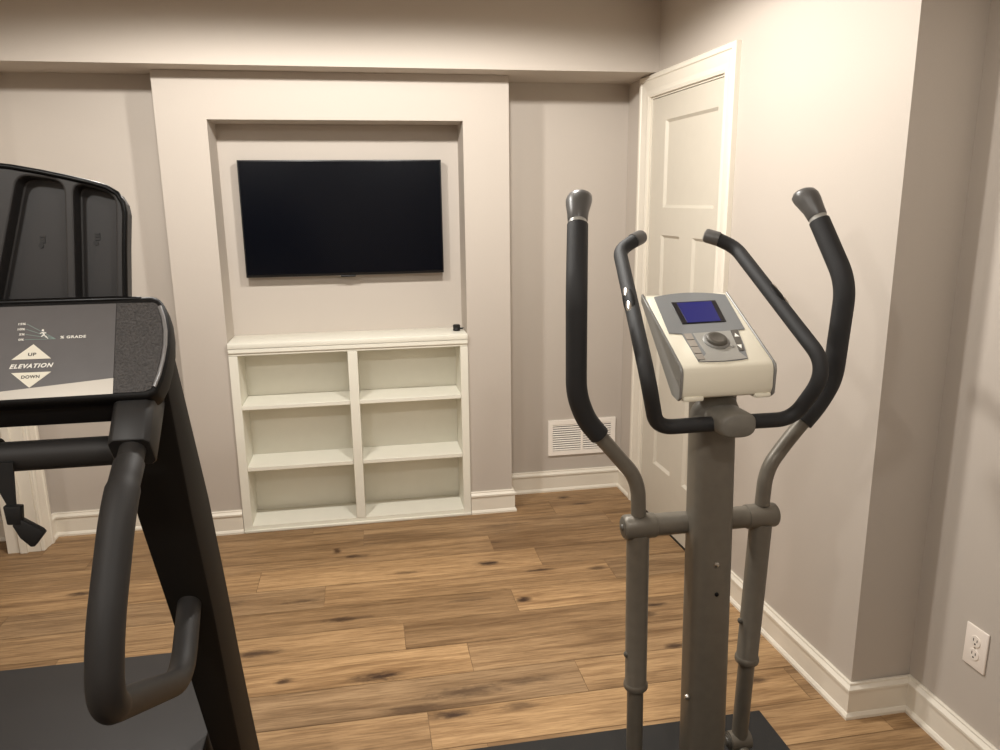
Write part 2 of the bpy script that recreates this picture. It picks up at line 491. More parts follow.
# ------------------------------------------------------------------ built-in bookcase and ledge
CX0, CX1, CF = -.6245, .4765, 3.578
t = thing('built_in_bookcase', (-.074, 3.69, 0), 'white built-in bookcase with six empty cubbies under the television niche', 'bookcase')
S0, SC0, SC1, S1 = -.586, -.091, -.047, .441
CB = 3.785
obj('back_panel', BX(S0-.01, S1+.01, CB, CB+.009, .012, .895), M['case'], t)
for a, b in ((CX0, S0), (S1, CX1)):
    obj('side_panel', BX(a, b, CF, CB-.0005, .012, .866), M['case'], t)
obj('divider', BX(SC0, SC1, CF, CB-.0005, .031, .866), M['case'], t, bevel=.0015, seg=1)
obj('bottom_board', BX(S0, S1, CF+.002, CB-.0005, .004, .030), M['case'], t)
bm = bmesh.new(); box(bm, CX0, CX1, CF-.002, CF+.016, .0005, .011)
box(bm, CX0, CX1, CF-.011, CF-.002, .0005, .013)
obj('toe_rail', bm, M['case'], t, bevel=.002, seg=2)
bm = bmesh.new(); box(bm, CX0, CX1, CF, CB-.0005, .867, .899); box(bm, CX0, CX1, CF-.007, CF, .880, .899)
obj('top_rail', bm, M['case'], t, bevel=.0015, seg=1)
for z in (.607, .306):
    for a, b in ((S0, SC0), (SC1, S1)):
        obj('shelf', BX(a+.0005, b-.0005, CF+.006, CB-.0005, z, z+.020), M['case'], t, bevel=.0015, seg=1)
bm = bmesh.new(); box(bm, NX0+.001, NX1-.001, 3.569, 3.794, .9005, .927)
tag(obj('ledge_board', bm, M['case'], None, bevel=.0025, seg=2), 'white ledge board on top of the built-in bookcase, under the television', 'ledge')

# ------------------------------------------------------------------ television
t = thing('television', (-.075, 3.77, 1.207), 'black flat-screen television hanging in the wall niche, switched off', 'television')
TX0, TX1, TZ0, TZ1, TF = -.539, .389, 1.207, 1.739, 3.737
obj('housing', BX(TX0, TX1, TF, TF+.034, TZ0, TZ1), M['tvf'], t, bevel=.002)
obj('screen', BX(TX0+.006, TX1-.006, TF-.0012, TF+.001, TZ0+.012, TZ1-.006), M['tvs'], t)
obj('sensor', BX(-.105, -.035, TF-.001, TF+.02, TZ0-.008, TZ0), M['tvf'], t, bevel=.002)
obj('wall_mount', BX(-.27, .12, TF+.034, 3.7945, 1.30, 1.62), M['tvf'], t)

# gadget on the ledge
t = thing('streaming_gadget', (.437, 3.675, .927), 'small black gadget with a short plug at the right end of the ledge', 'gadget')
bm = LA((.437, 3.675, .9275), (0, 0, 1), [(0, .014), (.002, .018), (.010, .018), (.013, .016), (.016, .018), (.027, .018), (.031, .014), (.032, .004)])
obj('body', bm, M['gadget'], t, smooth=True)
bm = bmesh.new(); cyl(bm, (.452, 3.675, .938), (.468, 3.675, .938), .0045, n=12); cyl(bm, (.462, 3.675, .938), (.4755, 3.70, .936), .002, n=8)
obj('plug', bm, M['gadget'], t, smooth=True)

# ------------------------------------------------------------------ air return vent
VX0, VX1, VZ0, VZ1 = .932, 1.305, .203, .398
t = thing('air_vent', ((VX0+VX1)/2, YB, VZ0), 'white louvred air return grille low on the back wall beside the door', 'vent')
yv = YB-.0005
bm = bmesh.new()
for a in ((VX0, VX0+.024, VZ0, VZ1), (VX1-.024, VX1, VZ0, VZ1), (VX0+.024, VX1-.024, VZ0, VZ0+.024), (VX0+.024, VX1-.024, VZ1-.024, VZ1), ((VX0+VX1)/2-.006, (VX0+VX1)/2+.006, VZ0+.024, VZ1-.024)):
    box(bm, a[0], a[1], yv-.010, yv, a[2], a[3])
obj('frame', bm, M['vent'], t)
obj('backing', BX(VX0+.022, VX1-.022, yv-.0015, yv, VZ0+.022, VZ1-.022), M['ventd'], t)
for a, b in ((VX0+.024, (VX0+VX1)/2-.006), ((VX0+VX1)/2+.006, VX1-.024)):
    bm = bmesh.new(); n = 12; h = (VZ1-VZ0-.048)/n
    for k in range(n):
        z = VZ0+.024+h*k
        hexa(bm, [(a, yv-.009, z+h*.30), (a, yv-.009, z+h*.52), (a, yv-.002, z+h*.84), (a, yv-.002, z+h*.62)],
             [(b, yv-.009, z+h*.30), (b, yv-.009, z+h*.52), (b, yv-.002, z+h*.84), (b, yv-.002, z+h*.62)])
    obj('louvres', bm, M['vent'], t)

# ------------------------------------------------------------------ outlet on the far right wall
oy, oz = 1.600, .348
t = thing('wall_outlet', (XF, oy, oz-.06), 'white duplex electrical outlet low on the far right wall', 'outlet')
bm = BX(XF-.006, XF-.0005, oy-.038, oy+.038, oz-.060, oz+.060)
obj('cover_plate', bm, M['plate'], t, bevel=.003, seg=3)
for dz in (.0195, -.0195):
    bm = LA((XF-.0045, oy, oz+dz), (-1, 0, 0), [(0, .0165), (.003, .0165), (.0036, .0158)])
    r = obj('receptacle', bm, M['plate'], t, smooth=True)
    bm = bmesh.new()
    box(bm, XF-.0086, XF-.0078, oy+.0050, oy+.0072, oz+dz-.001, oz+dz+.0075); box(bm, XF-.0086, XF-.0078, oy-.0072, oy-.0050, oz+dz-.0005, oz+dz+.007)
    cyl(bm, (XF-.0086, oy, oz+dz-.008), (XF-.0078, oy, oz+dz-.008), .0026, n=12)
    obj('slots', bm, M['slot'], r)
obj('screw', CY((XF-.0072, oy, oz), (XF-.0055, oy, oz), .003, n=12), M['chrome'], t, smooth=True)

# ------------------------------------------------------------------ mat under the elliptical
tag(obj('exercise_mat', BX(.20, 1.136, -.35, 1.893, .0005, .006), M['mat'], None, bevel=.0015, seg=1),
    'black rubber exercise mat on the floor under the elliptical machine', 'mat')

# ------------------------------------------------------------------ elliptical machine
XE = .805
E_ = thing('elliptical_machine', (XE, 1.62, .006), 'grey elliptical machine with black foam handles and cream console by the door', 'exercise machine')
def mx(s, x): return XE+s*x
# mast: oval column, slightly leaning
bm = bmesh.new(); rings = []
nO = 32
for z, y, a, b in ((.05, 1.612, .0525, .046), (.10, 1.614, .0525, .046), (.62, 1.636, .0515, .046), (1.02, 1.655, .0505, .045), (1.185, 1.665, .0505, .045)):
    ring = []
    for i in range(nO):
        c, s = math.cos(2*PI*i/nO), math.sin(2*PI*i/nO)
        e = 2/3.6
        ring.append(bm.verts.new((XE+.007+a*math.copysign(abs(c)**e, c), y+b*math.copysign(abs(s)**e, s), z)))
    rings.append(ring)
for A, B in zip(rings, rings[1:]):
    for i in range(nO): bm.faces.new([A[i], A[(i+1) % nO], B[(i+1) % nO], B[i]])
bm.faces.new(rings[0][::-1]); bm.faces.new(rings[-1])
mast = obj('mast', bm, M['grey'], E_, smooth=True)
for (x, z, r) in ((.813, .676, .0055), (.816, .598, .0045)):
    yy = 1.6365-(.62-z)*.042-.0475
    obj('screw', LA((x, yy, z), (0, -1, 0), [(-.002, r*1.2), (.001, r*1.2), (.0025, r*.8), (.003, r*.3)], n=14), M['chrome' if r > .005 else 'blk'], mast, smooth=True)
obj('bolt', LA((XE-.048, 1.60, .312), (-1, 0, 0), [(-.003, .007), (.003, .007), (.006, .005), (.007, .002)], n=14), M['chrome'], mast, smooth=True)
# pivot shaft across the mast
YP, ZP = 1.674, .757
obj('pivot_shaft', CY((XE-.124, YP, ZP), (XE+.124, YP, ZP), .0280, n=32), M['grey'], E_, smooth=True)
# swinging arms
for s in (-1, 1):
    TL = .436 if s < 0 else .398
    sleeve = LA((mx(s, .122), YP, ZP), (s, 0, 0), [(0, .029), (.001, .0305), (.005, .0312), (.074, .0312), (.079, .0295), (.082, .026)], n=32)
    ZJ = .090 if s > 0 else .055
    arm = obj('swing_arm', sleeve, M['grey'], E_, smooth=True)
    obj('end_cap', LA((mx(s, .2035), YP, ZP), (s, 0, 0), [(0, .0255), (.002, .023), (.0025, .009), (.006, .008), (.008, .004)], n=24), M['knob'], arm, smooth=True)
    # lower, outer tube with collar, then inner tube
    obj('lower_tube', LA((mx(s, .165), YP, ZP-.018), V((s*(-.010), .008, -.44)), [(0, .0285), (TL-.014, .028), (TL-.012, .0295), (TL-.008, .0315), (TL, .0320), (TL+.004, .0305), (TL+.007, .022)], n=28), M['grey'], arm, smooth=True)
    obj('inner_tube', CY((mx(s, .1568), 1.681, ZP-TL-.005), (mx(s, .1515), 1.684, ZJ+.01), .0215, n=24), M['grey'], arm, smooth=True)
    obj('adjust_pin', LA((mx(-1, .183) if s < 0 else mx(1, .130), 1.679, .46 if s > 0 else .40), (-1, 0, 0), [(-.002, .008), (.004, .008), (.007, .005), (.008, .002)], n=14), M['knob'], arm, smooth=True)
    # upper grey tube
    pu = [(mx(s, .165), YP, ZP+.030), (mx(s, .168), 1.674, .855), (mx(s, .182), 1.677, .895), (mx(s, .228), 1.684, .950), (mx(s, .285), 1.685, 1.017), (mx(s, .300), 1.684, 1.035)]
    obj('upper_tube', TB(fillet(pu, .03, 6), .0185, n=24), M['grey'], arm, smooth=True)
    pf = [(mx(s, .266), 1.684, .996), (mx(s, .300), 1.683, 1.037), (mx(s, .329), 1.670, 1.105), (mx(s, .3345), 1.657, 1.345), (mx(s, .308), 1.748, 1.491)]
    fp = fillet(pf, [0, .03, .06, .05, 0], 8)
    obj('foam_grip', TB(fp, .0248, n=24), M['foam'], arm, smooth=True)
    dirt = V((s*(-.014), .050, .072)).normalized()
    top = V(pf[-1])
    obj('metal_collar', CY(top-dirt*.004, top+dirt*.014, .0215, n=24), M['silverl'], arm, smooth=True)
    # flared end knob, its crown leaning inwards
    bm = bmesh.new(); n = 28; sx, tx = frame_of(dirt); rings = []
    for h, r, sh in ((.010, .0225, 0), (.012, .0235, 0), (.034, .0255, .001), (.054, .0295, .004), (.068, .0315, .008), (.078, .0295, .013), (.084, .022, .017), (.087, .009, .019)):
        cen = top+dirt*h+V((-s*sh*.45, sh*.4, 0))
        rings.append([bm.verts.new(cen+(sx*math.cos(2*PI*i/n)+tx*math.sin(2*PI*i/n))*r) for i in range(n)])
    for A, B in zip(rings, rings[1:]):
        for i in range(n): bm.faces.new([A[i], A[(i+1) % n], B[(i+1) % n], B[i]])
    bm.faces.new(rings[0][::-1]); bm.faces.new(rings[-1])
    obj('end_knob', bm, M['cap'], arm, smooth=True)
    # joint with the pedal bar at the floor end
    obj('joint_barrel', CY((mx(s, .1515)-.030, 1.685, ZJ), (mx(s, .1515)+.028, 1.685, ZJ), .0260, n=24), M['grey'], arm, smooth=True)
    obj('joint_bolt', LA((mx(s, .1515)-.030, 1.685, ZJ), (-1, 0, 0), [(-.001, .021), (.003, .021), (.0035, .017), (.006, .017), (.0065, .013), (.009, .012), (.011, .004)], n=18), M['knob'], arm, smooth=True)
    bm = bmesh.new()
    tube(bm, [(mx(s, .1515), 1.672, ZJ-.024), (mx(s, .1515), 1.45, .075), (mx(s, .150), .95, .165), (mx(s, .12), .52, .22)], .020, n=16)
    bar = obj('pedal_bar', bm, M['grey'], E_, smooth=True)
    bm = bmesh.new(); box(bm, mx(s, .150)-.075, mx(s, .150)+.075, .86, 1.22, .178, .205)
    obj('pedal', bm, M['foam'], bar, bevel=.012, seg=3)
# fixed handlebar
hub = bmesh.new(); rings = []
for yy_, k_ in ((1.630, 1), (1.535, 1), (1.525, .97), (1.519, .90), (1.516, .80)):
    rings.append([hub.verts.new((XE+.006+.0445*k_*math.copysign(abs(math.cos(2*PI*i/40))**.72, math.cos(2*PI*i/40)), yy_, 1.050+.0295*k_*math.copysign(abs(math.sin(2*PI*i/40))**.72, math.sin(2*PI*i/40)))) for i in range(40)])
for A, B in zip(rings, rings[1:]):
    for i in range(40): hub.faces.new([A[i], A[(i+1) % 40], B[(i+1) % 40], B[i]])
hub.faces.new(rings[0][::-1]); hub.faces.new(rings[-1])
hb = obj('handlebar_clamp', hub, M['greyd'], E_, smooth=True, auto=math.radians(60))
bm = bmesh.new()
lathe(bm, (XE, 1.625, 1.066), (0, -.35, 1), [(-.02, .062), (0, .058), (.02, .046), (.030, .030), (.033, .01)], n=28, squash=.55)
obj('clamp_hood', bm, M['greyd'], hb, smooth=True)
for s in (-1, 1):
    ph2 = [(mx(s, .030), 1.568, 1.044), (mx(s, .168), 1.572, 1.042), (mx(s, .214), 1.515, 1.172), (mx(s, .159), 1.882, 1.421), (mx(s, .112), 1.900, 1.445)]
    fb = obj('fixed_handle', TB(fillet(ph2, [0, .042, .07, .045, 0], 10), .0176, n=24), M['foam'], E_, smooth=True)
    a = V((mx(s, .118), 1.8964, 1.443)); b = V((mx(s, .087), 1.9148, 1.4534))
    d = (b-a).normalized(); L_ = (b-a).length
    obj('handle_tip', LA(a, d, [(0, .0172), (.0008, .0188), (.002, .0188), (L_-.006, .0186), (L_, .0165), (L_+.003, .010)], n=24), M['cap'], fb, smooth=True)
    # pulse sensor grip on the outer top of the straight run
    p0 = V((mx(s, .1780), 1.755, 1.3348)); p1 = V((mx(s, .1895), 1.678, 1.2826))
    dd = (p1-p0).normalized(); out = V((s*.65, -.65, .2)); out = (out-dd*out.dot(dd)).normalized(); sd = dd.cross(out)
    def grip(h0, h1, wd, lift, r_):
        bm = bmesh.new(); rings = []; n = 12
        for k in range(n+1):
            q = k/n; h = h0+(h1-h0)*q; e_ = math.sqrt(max(1-(2*q-1)**2, .02))
            rings.append([bm.verts.new(p0+dd*h+out*(lift+r_*e_*math.sin(2*PI*i/16))+sd*(wd*e_*math.cos(2*PI*i/16))) for i in range(16)])
        for A, B in zip(rings, rings[1:]):
            for i in range(16): bm.faces.new([A[i], A[(i+1) % 16], B[(i+1) % 16], B[i]])
        bm.faces.new(rings[0][::-1]); bm.faces.new(rings[-1]); return bm
    LL = (p1-p0).length
    pg = obj('pulse_grip', grip(-.018, LL+.018, .0165, .0065, .0130), M['blk'], fb, smooth=True)
    for h0, h1 in ((.002, LL*.46), (LL*.5, LL*.98)):
        obj('pulse_contact', grip(h0, h1, .0085, .0140, .0066), M['chrome'], pg, smooth=True)

# console: wedge shell, dark sides, silver plate, screen, dial, buttons
v = V((0, .245, .127)).normalized(); u = V((1, 0, 0)); n_ = u.cross(v)
prof = [(1.812, 1.313), (1.568, 1.1865), (1.559, 1.178), (1.556, 1.166), (1.556, 1.125), (1.562, 1.110), (1.572, 1.106), (1.625, 1.118), (1.635, 1.140), (1.80, 1.285), (1.815, 1.302)]
bm = bmesh.new(); prism_x(bm, prof, XE-.1155, XE+.1035)
con = obj('console', bm, M['cream'], E_, bevel=.003, seg=2)
for s, a, b in ((-1, XE-.1225, XE-.1157), (1, XE+.1037, XE+.1095)):
    bm = bmesh.new()
    ps = [(1.815, 1.316), (1.568, 1.188), (1.557, 1.180), (1.553, 1.166), (1.556, 1.112), (1.566, 1.103), (1.60, 1.108), (1.815, 1.296)]
    prism_x(bm, ps, a, b)
    obj('side_panel', bm, M['silverd'], con, bevel=.0015, seg=1)
for a, b in ((-.112, -.062), (.062, .102)):
    obj('lip_foot', BX(XE+a, XE+b, 1.5575, 1.60, 1.1015, 1.113), M['cream'], con, bevel=.004)
o0 = V((XE, 1.565, 1.185)) + n_*.0012
cP = lambda poly, d0, d1: PL(poly, o0, u, v, n_, d0, d1)
arc = [(-.094+.190*k/12, .266+.014*(1-(2*k/12-1)**2)) for k in range(13)]
pl = [(-.106, .118)] + arc + [(.088, .1235)]
pl = [(-.106, .118), *arc, (.087, .1215), (.068, .1195), (.058, .060), (.047, .012), (.030, .0085), (-.010, .006), (-.073, .0085), (-.0755, .113)]
plate_o = obj('face_plate', cP(pl, -.001, .0012), M['silver'], con)
obj('scoop', cP([(-.049, .112), (.047, .116), (.036, .034), (.046, .012), (-.010, .0065), (-.072, .0085), (-.046, .034)], .0012, .0019), M['silverl'], con)
obj('screen_border', cP([(-.0585, .238), (.0585, .241), (.0515, .152), (-.0615, .149)], .0012, .0028), M['lcdb'], con)
obj('screen', cP([(-.046, .2345), (.0455, .2365), (.0385, .1545), (-.0475, .1525)], .0028, .0034), M['lcd'], con)
obj('dial_ring', LA(o0+u*(-.0035)+v*.079+n_*.0018, n_, [(0, .031), (.002, .031), (.004, .027), (.0042, .020)], n=32), M['silverd'], con, smooth=True)
dk = obj('dial', LA(o0+u*(-.0035)+v*.079+n_*.002, n_, [(0, .0255), (.004, .0255), (.009, .0235), (.011, .020), (.0112, .016), (.0095, .012), (.009, .002)], n=32), M['knob'], con, smooth=True)
for b0, b1 in ((.088, .110), (.062, .085), (.036, .059), (.014, .033)):
    sh = lambda q: (q-.112)*.02
    obj('button', cP([(-.0735, b0), (-.0735, b1), (-.0545+sh(b1), b1), (-.0545+sh(b0), b0)], .0016, .0034), M['btn'], con)
obj('button_strip', cP([(.048, .1165), (.066, .1185), (.050, .0405), (.037, .0385)], .0012, .0028), M['btnd'], con)
for cxb, cyb, dr in ((.0535, .0965, 1), (.0455, .054, -1)):
    obj('arrow_mark', cP([(cxb-.006, cyb-.006*dr), (cxb+.006, cyb-.006*dr), (cxb, cyb+.008*dr)], .0028, .0034), M['print'], con)
obj('start_button', LA(o0+u*.027+v*.058+n_*.0018, n_, [(0, .0055), (.002, .0055), (.003, .003)], n=16), M['silverl'], con, smooth=True)
# base: front foot, spine, rear drive housing
bm = bmesh.new(); cyl(bm, (XE-.25, 1.585, .040), (XE+.25, 1.585, .040), .028, n=20)
obj('front_foot', bm, M['grey'], E_, smooth=True)
for s in (-1, 1):
    obj('foot_cap', CY((mx(s, .235), 1.585, .0405), (mx(s, .272), 1.585, .0405), .0335, n=20), M['blk'], E_, smooth=True)
obj('spine', BX(XE-.03, XE+.03, .30, 1.60, .03, .085), M['grey'], E_, bevel=.006)
bm = bmesh.new(); cyl(bm, (XE-.06, .42, .27), (XE+.06, .42, .27), .235, n=48)
hs = obj('drive_housing', bm, M['silverd'], E_, bevel=.012, seg=3)
for s in (-1, 1):
    bm = bmesh.new(); cyl(bm, (mx(s, .06), .42, .27), (mx(s, .10), .42, .27), .025, n=16)
    hexa(bm, [(mx(s, .085), .40, .27), (mx(s, .10), .40, .27), (mx(s, .10), .44, .27), (mx(s, .085), .44, .27)], [(mx(s, .085), .50, .20), (mx(s, .10), .50, .20), (mx(s, .10), .54, .215), (mx(s, .085), .54, .215)])
    obj('crank', bm, M['grey'], E_)
obj('rear_foot', CY((XE-.25, .25, .035), (XE+.25, .25, .035), .028, n=20), M['grey'], E_, smooth=True)

# ------------------------------------------------------------------ treadmill
XT = -.80
T_ = thing('treadmill', (XT, 1.5, 0), 'black treadmill with tilted grey console and looped foam handrails', 'exercise machine')
def tx(s, x): return XT+s*(x-XT)     # s=1: right side as measured, s=-1: mirrored
# uprights, flaring toward the floor
for s in (1, -1):
    a_front = [(1.405, 1.300), (1.480, 1.10), (1.517, .993), (1.573, .721), (1.640, .47), (1.689, .285), (1.765, .0)]
    rows = [  # z, yfront, yrear, xleft, xright
        (1.362, 1.418, 1.440, -.452, -.351), (1.30, 1.389, 1.455, -.452, -.350), (1.225, 1.396, 1.492, -.452, -.350), (.96, 1.468, 1.625, -.450, -.350), (.70, 1.560, 1.718, -.438, -.350),
        (.45, 1.630, 1.800, -.424, -.350), (.26, 1.690, 1.868, -.415, -.350), (.0, 1.775, 1.960, -.405, -.350)]
    bm = bmesh.new(); R_ = []
    for z, yf, yr, xl, xr in rows:
        zr = z-.02 if z < 1 else z+.004
        zr = max(zr, 0)
        R_.append([bm.verts.new(p) for p in ((tx(s, xl), yf, z), (tx(s, xr), yf, z), (tx(s, xr), yr, zr), (tx(s, xl), yr, zr))])
    for A, B in zip(R_, R_[1:]):
        for k in range(4): bm.faces.new([A[k], A[(k+1) % 4], B[(k+1) % 4], B[k]])
    bm.faces.new(R_[0]); bm.faces.new(R_[-1][::-1])
    up = obj('upright', bm, M['upr'], T_, bevel=.006, seg=2)
# motor cover between the uprights
bm = bmesh.new()
hexa(bm, [(-1.145, 1.56, .03), (-.455, 1.56, .03), (-.455, 1.56, .215), (-1.145, 1.56, .215)], [(-1.145, 2.232, .02), (-.455, 2.232, .02), (-.455, 2.222, .220), (-1.145, 2.222, .220)])
obj('motor_cover', bm, M['hood'], T_, bevel=.006, seg=2)
obj('running_belt', BX(-1.08, -.52, -.05, 1.555, .135, .150), M['belt'], T_, bevel=.003)
for s in (1, -1):
    bm = bmesh.new(); hexa(bm, [(tx(s, -.515), -.10, .04), (tx(s, -.425), -.10, .04), (tx(s, -.425), -.10, .155), (tx(s, -.515), -.10, .165)],
                           [(tx(s, -.515), 1.55, .04), (tx(s, -.425), 1.55, .04), (tx(s, -.425), 1.55, .155), (tx(s, -.515), 1.55, .165)])
    obj('foot_rail', bm, M['blk'], T_, bevel=.006)
    obj('rear_foot', BX(tx(s, -.47)-.03, tx(s, -.47)+.03, -.05, .02, 0, .05), M['blk'], T_)
obj('rear_roller', CY((-1.17, -.10, .10), (-.43, -.10, .10), .05, n=24), M['blk'], T_, smooth=True)
# console: tilted housing with a bulging right end
v1 = V((0, .11, .145)).normalized(); u1 = V((1, 0, 0)); n1 = u1.cross(v1); o1 = V((XT, 1.31, 1.245))
right = [(-.362, -.008), (-.349, -.002), (-.3395, .025), (-.3345, .055), (-.332, .085), (-.3335, .115), (-.3385, .145), (-.346, .168), (-.353, .181), (-.366, .187)]
poly = [(x-XT, y) for x, y in right] + [(-(x-XT), y) for x, y in right[::-1]]
bm = PL(poly, o1, u1, v1, n1, -.050, 0)
hous = obj('console_housing', bm, M['blk'], T_, bevel=.008, seg=4)
cT = lambda poly, d0, d1: PL([(x-XT, y) for x, y in poly], o1, u1, v1, n1, d0, d1)
XI0 = 2*XT+.4185
obj('console_panel', cT([(XI0, .001), (-.4155, .001), (-.4235, .172), (XI0-.003, .172)], -.002, .0010), M['panel'], T_)
obj('panel_stripe', cT([(-.80, -.001), (-.80, .001), (-.5855, .0145), (-.4165, .0295), (-.4152, .001), (-.586, -.0005)], .0010, .0016), M['stripe'], T_)
for s in (1, -1):
    inner = [(-.4145, .002), (-.368, .002), (-.357, .006), (-.3495, .030), (-.345, .06), (-.3425, .088), (-.344, .115), (-.349, .142), (-.356, .166), (-.362, .171), (-.4225, .172)]
    obj('end_plate', cT([(tx(s, x), y) for x, y in inner], -.002, .0016), M['capg'], T_)
    edge = [(-.352, .010), (-.3455, .032), (-.341, .06), (-.3388, .088), (-.340, .115), (-.345, .142), (-.352, .163)]
    pts = [o1+u1*(tx(s, x)-XT)+v1*y+n1*.0008 for x, y in edge]
    obj('edge_bead', TB(pts, .0034, n=10), M['bead'], T_, smooth=True)
# rolled top edge of the console
pts = [o1+u1*(x-XT)+v1*(.1825)+n1*(-.004) for x in (-1.215, -1.1, -.80, -.6, -.48, -.43, -.385)]
obj('top_roll', TB(pts, [.004, .0065, .0065, .0065, .0065, .0065, .004], n=16), M['gloss'], T_, smooth=True)
# black underside tray
bm = bmesh.new(); prism_x(bm, [(1.322, 1.238), (1.333, 1.192), (1.46, 1.205), (1.47, 1.30), (1.40, 1.32)], -1.19, -.410)
obj('console_belly', bm, M['blk'], T_, bevel=.004)
# printed marks
tri = lambda p: cT(p, .001, .0017)
ua = obj('up_button', tri([(-.5465, .0985), (-.5765, .0712), (-.5165, .0706)]), M['cream2'], T_)
da = obj('down_button', tri([(-.5740, .0468), (-.5435, .0190), (-.5135, .0464)]), M['cream2'], T_)
oN = o1+n1*.0012
PT = lambda nm, s_, c_, w_, m_, par, **k: text(nm, s_, o1+n1*.0011, u1, v1, n1, (c_[0]-XT, c_[1]), w_, m_, par, **k)
PT('lettering', 'UP', (-.5462, .0795), .0125, M['ink'], ua, height=.0058, bold=.03, spc=1.12)
PT('lettering', 'DOWN', (-.5440, .0385), .0275, M['ink'], da, height=.0058, bold=.03, spc=1.12)
PT('lettering', 'ELEVATION', (-.5447, .0585), .0665, M['print'], T_, height=.0080, shear=.3, bold=.04, spc=1.2)
PT('lettering', '% GRADE', (-.4863, .1095), .0400, M['print'], T_, height=.0052, bold=.03, spc=1.15)
for k, (s_, yy) in enumerate((('15%', .1375), ('10%', .1275), ('5%', .1178), ('0%', .1078))):
    PT('lettering', s_, (-.5685-(0 if k < 2 else -.002), yy), .0115 if k < 2 else .0085, M['print'], T_, height=.0040, bold=.02)
# little slope chart: fan of lines meeting at the low end, with a running figure
bm = bmesh.new()
def line(p, q, w):
    p, q = V((p[0], p[1])), V((q[0], q[1])); d = (q-p).normalized(); s_ = V((-d.y, d.x))*w/2
    plate(bm, [(a.x-XT, a.y) for a in (p-s_, q-s_, q+s_, p+s_)], o1, u1, v1, n1, .001, .0015)
for yy in (.1375, .1275, .1178, .1078):
    line((-.5615, yy), (-.5135, .1072), .0006)
obj('slope_chart', bm, M['printg'], T_)
bm = bmesh.new()
for p, q, w in (((-.5345, .1215), (-.5325, .1155), .0030), ((-.5345, .1205), (-.5390, .1185), .0016), ((-.5340, .1205), (-.5295, .1190), .0016), ((-.5325, .1155), (-.5275, .1105), .0019), ((-.5327, .1155), (-.5365, .1125), .0019), ((-.5275, .1105), (-.5255, .1085), .0016)):
    line(p, q, w)
plate(bm, [(-.5352-XT+.0019*math.cos(a*PI/5), .1245+.0019*math.sin(a*PI/5)) for a in range(10)], o1, u1, v1, n1, .001, .0015)
obj('running_figure', bm, M['print'], T_)

# storage pod behind the console: plate with four recessed trays
o2 = V((XT, 1.478, 1.36)); v2 = V((0, .04, .27)).normalized(); n2 = u1.cross(v2)
def onz_(x, z): return (x-XT, (z-1.36)*1.01)
rt = [(-.429, 1.360), (-.4225, 1.47), (-.417, 1.535), (-.4195, 1.553), (-.428, 1.569), (-.445, 1.580), (-.47, 1.588), (-.51, 1.598), (-.55, 1.607), (-.60, 1.6165), (-.68, 1.626)]
pod_poly = [onz_(x, z) for x, z in rt] + [onz_(2*XT-x, z) for x, z in rt[::-1]]
bm = PL(pod_poly, o2, u1, v2, n2, -.044, 0)
pod = obj('storage_pod', bm, M['pod'], T_)
def rounded(poly, r, seg=5):
    P = [V((p[0], p[1], 0)) for p in poly]; P = P+[P[0], P[1]]
    out = []
    for i in range(1, len(P)-1):
        a, b, c = P[i-1], P[i], P[i+1]; d0, d1 = a-b, c-b
        l = min(r, d0.length*.45, d1.length*.45); s_, e_ = b+d0.normalized()*l, b+d1.normalized()*l
        for k in range(seg+1):
            t_ = k/seg; q = s_*(1-t_)**2+b*2*t_*(1-t_)+e_*t_*t_; out.append((q.x, q.y))
    return out
trays = [[(-.650, 1.37), (-.590, 1.604), (-.515, 1.592), (-.527, 1.37)], [(-.512, 1.37), (-.500, 1.590), (-.431, 1.569), (-.444, 1.37)]]
cut = bmesh.new()
for tr in trays:
    for s in (1, -1):
        pts = [onz_(tx(s, x), z) for x, z in tr]
        plate(cut, rounded(pts, .022), o2, u1, v2, n2, -.034, .02)
bmesh.ops.recalc_face_normals(cut, faces=cut.faces)
bmesh.ops.translate(cut, verts=cut.verts, vec=-origin(T_))
cme = bpy.data.meshes.new('cut'); cut.to_mesh(cme); cut.free()
co = bpy.data.objects.new('cut', cme); COL.objects.link(co); co.parent = T_
md = pod.modifiers.new('b', 'BOOLEAN'); md.operation = 'DIFFERENCE'; md.object = co; md.solver = 'EXACT'
md2 = pod.modifiers.new('w', 'BEVEL'); md2.width = .004; md2.segments = 2; md2.limit_method = 'ANGLE'; md2.angle_limit = math.radians(45)
bpy.context.view_layer.update()
nm = bpy.data.meshes.new_from_object(pod.evaluated_get(bpy.context.evaluated_depsgraph_get()))
pod.modifiers.clear(); pod.data = nm; nm.name = 'storage_pod'
bpy.data.objects.remove(co); bpy.data.meshes.remove(cme)
# glossy trim around the pod
rim = [o2+u1*a+v2*b+n2*.0005 for a, b in pod_poly]
obj('pod_trim', TB(rim, .0048, n=10), M['gloss'], T_, smooth=True)
# embossed marks on the tray floors
for x, z in ((-.570, 1.494), (-.477, 1.497)):
    for s in (1, -1):
        bm = bmesh.new()
        a, b = onz_(tx(s, x), z)
        for k in range(3):
            plate(bm, [(a-.0045, b-.006+.005*k), (a+.0045, b-.006+.005*k), (a+.0045, b-.003+.005*k), (a-.0045, b-.003+.005*k)], o2, u1, v2, n2, -.0342, -.0325)
        plate(bm, [(a-.0035+.0045*math.cos(q*PI/6), b-.011+.0045*math.sin(q*PI/6)) for q in range(12)], o2, u1, v2, n2, -.0342, -.0325)
        obj('embossed_mark', bm, M['podd'], T_)
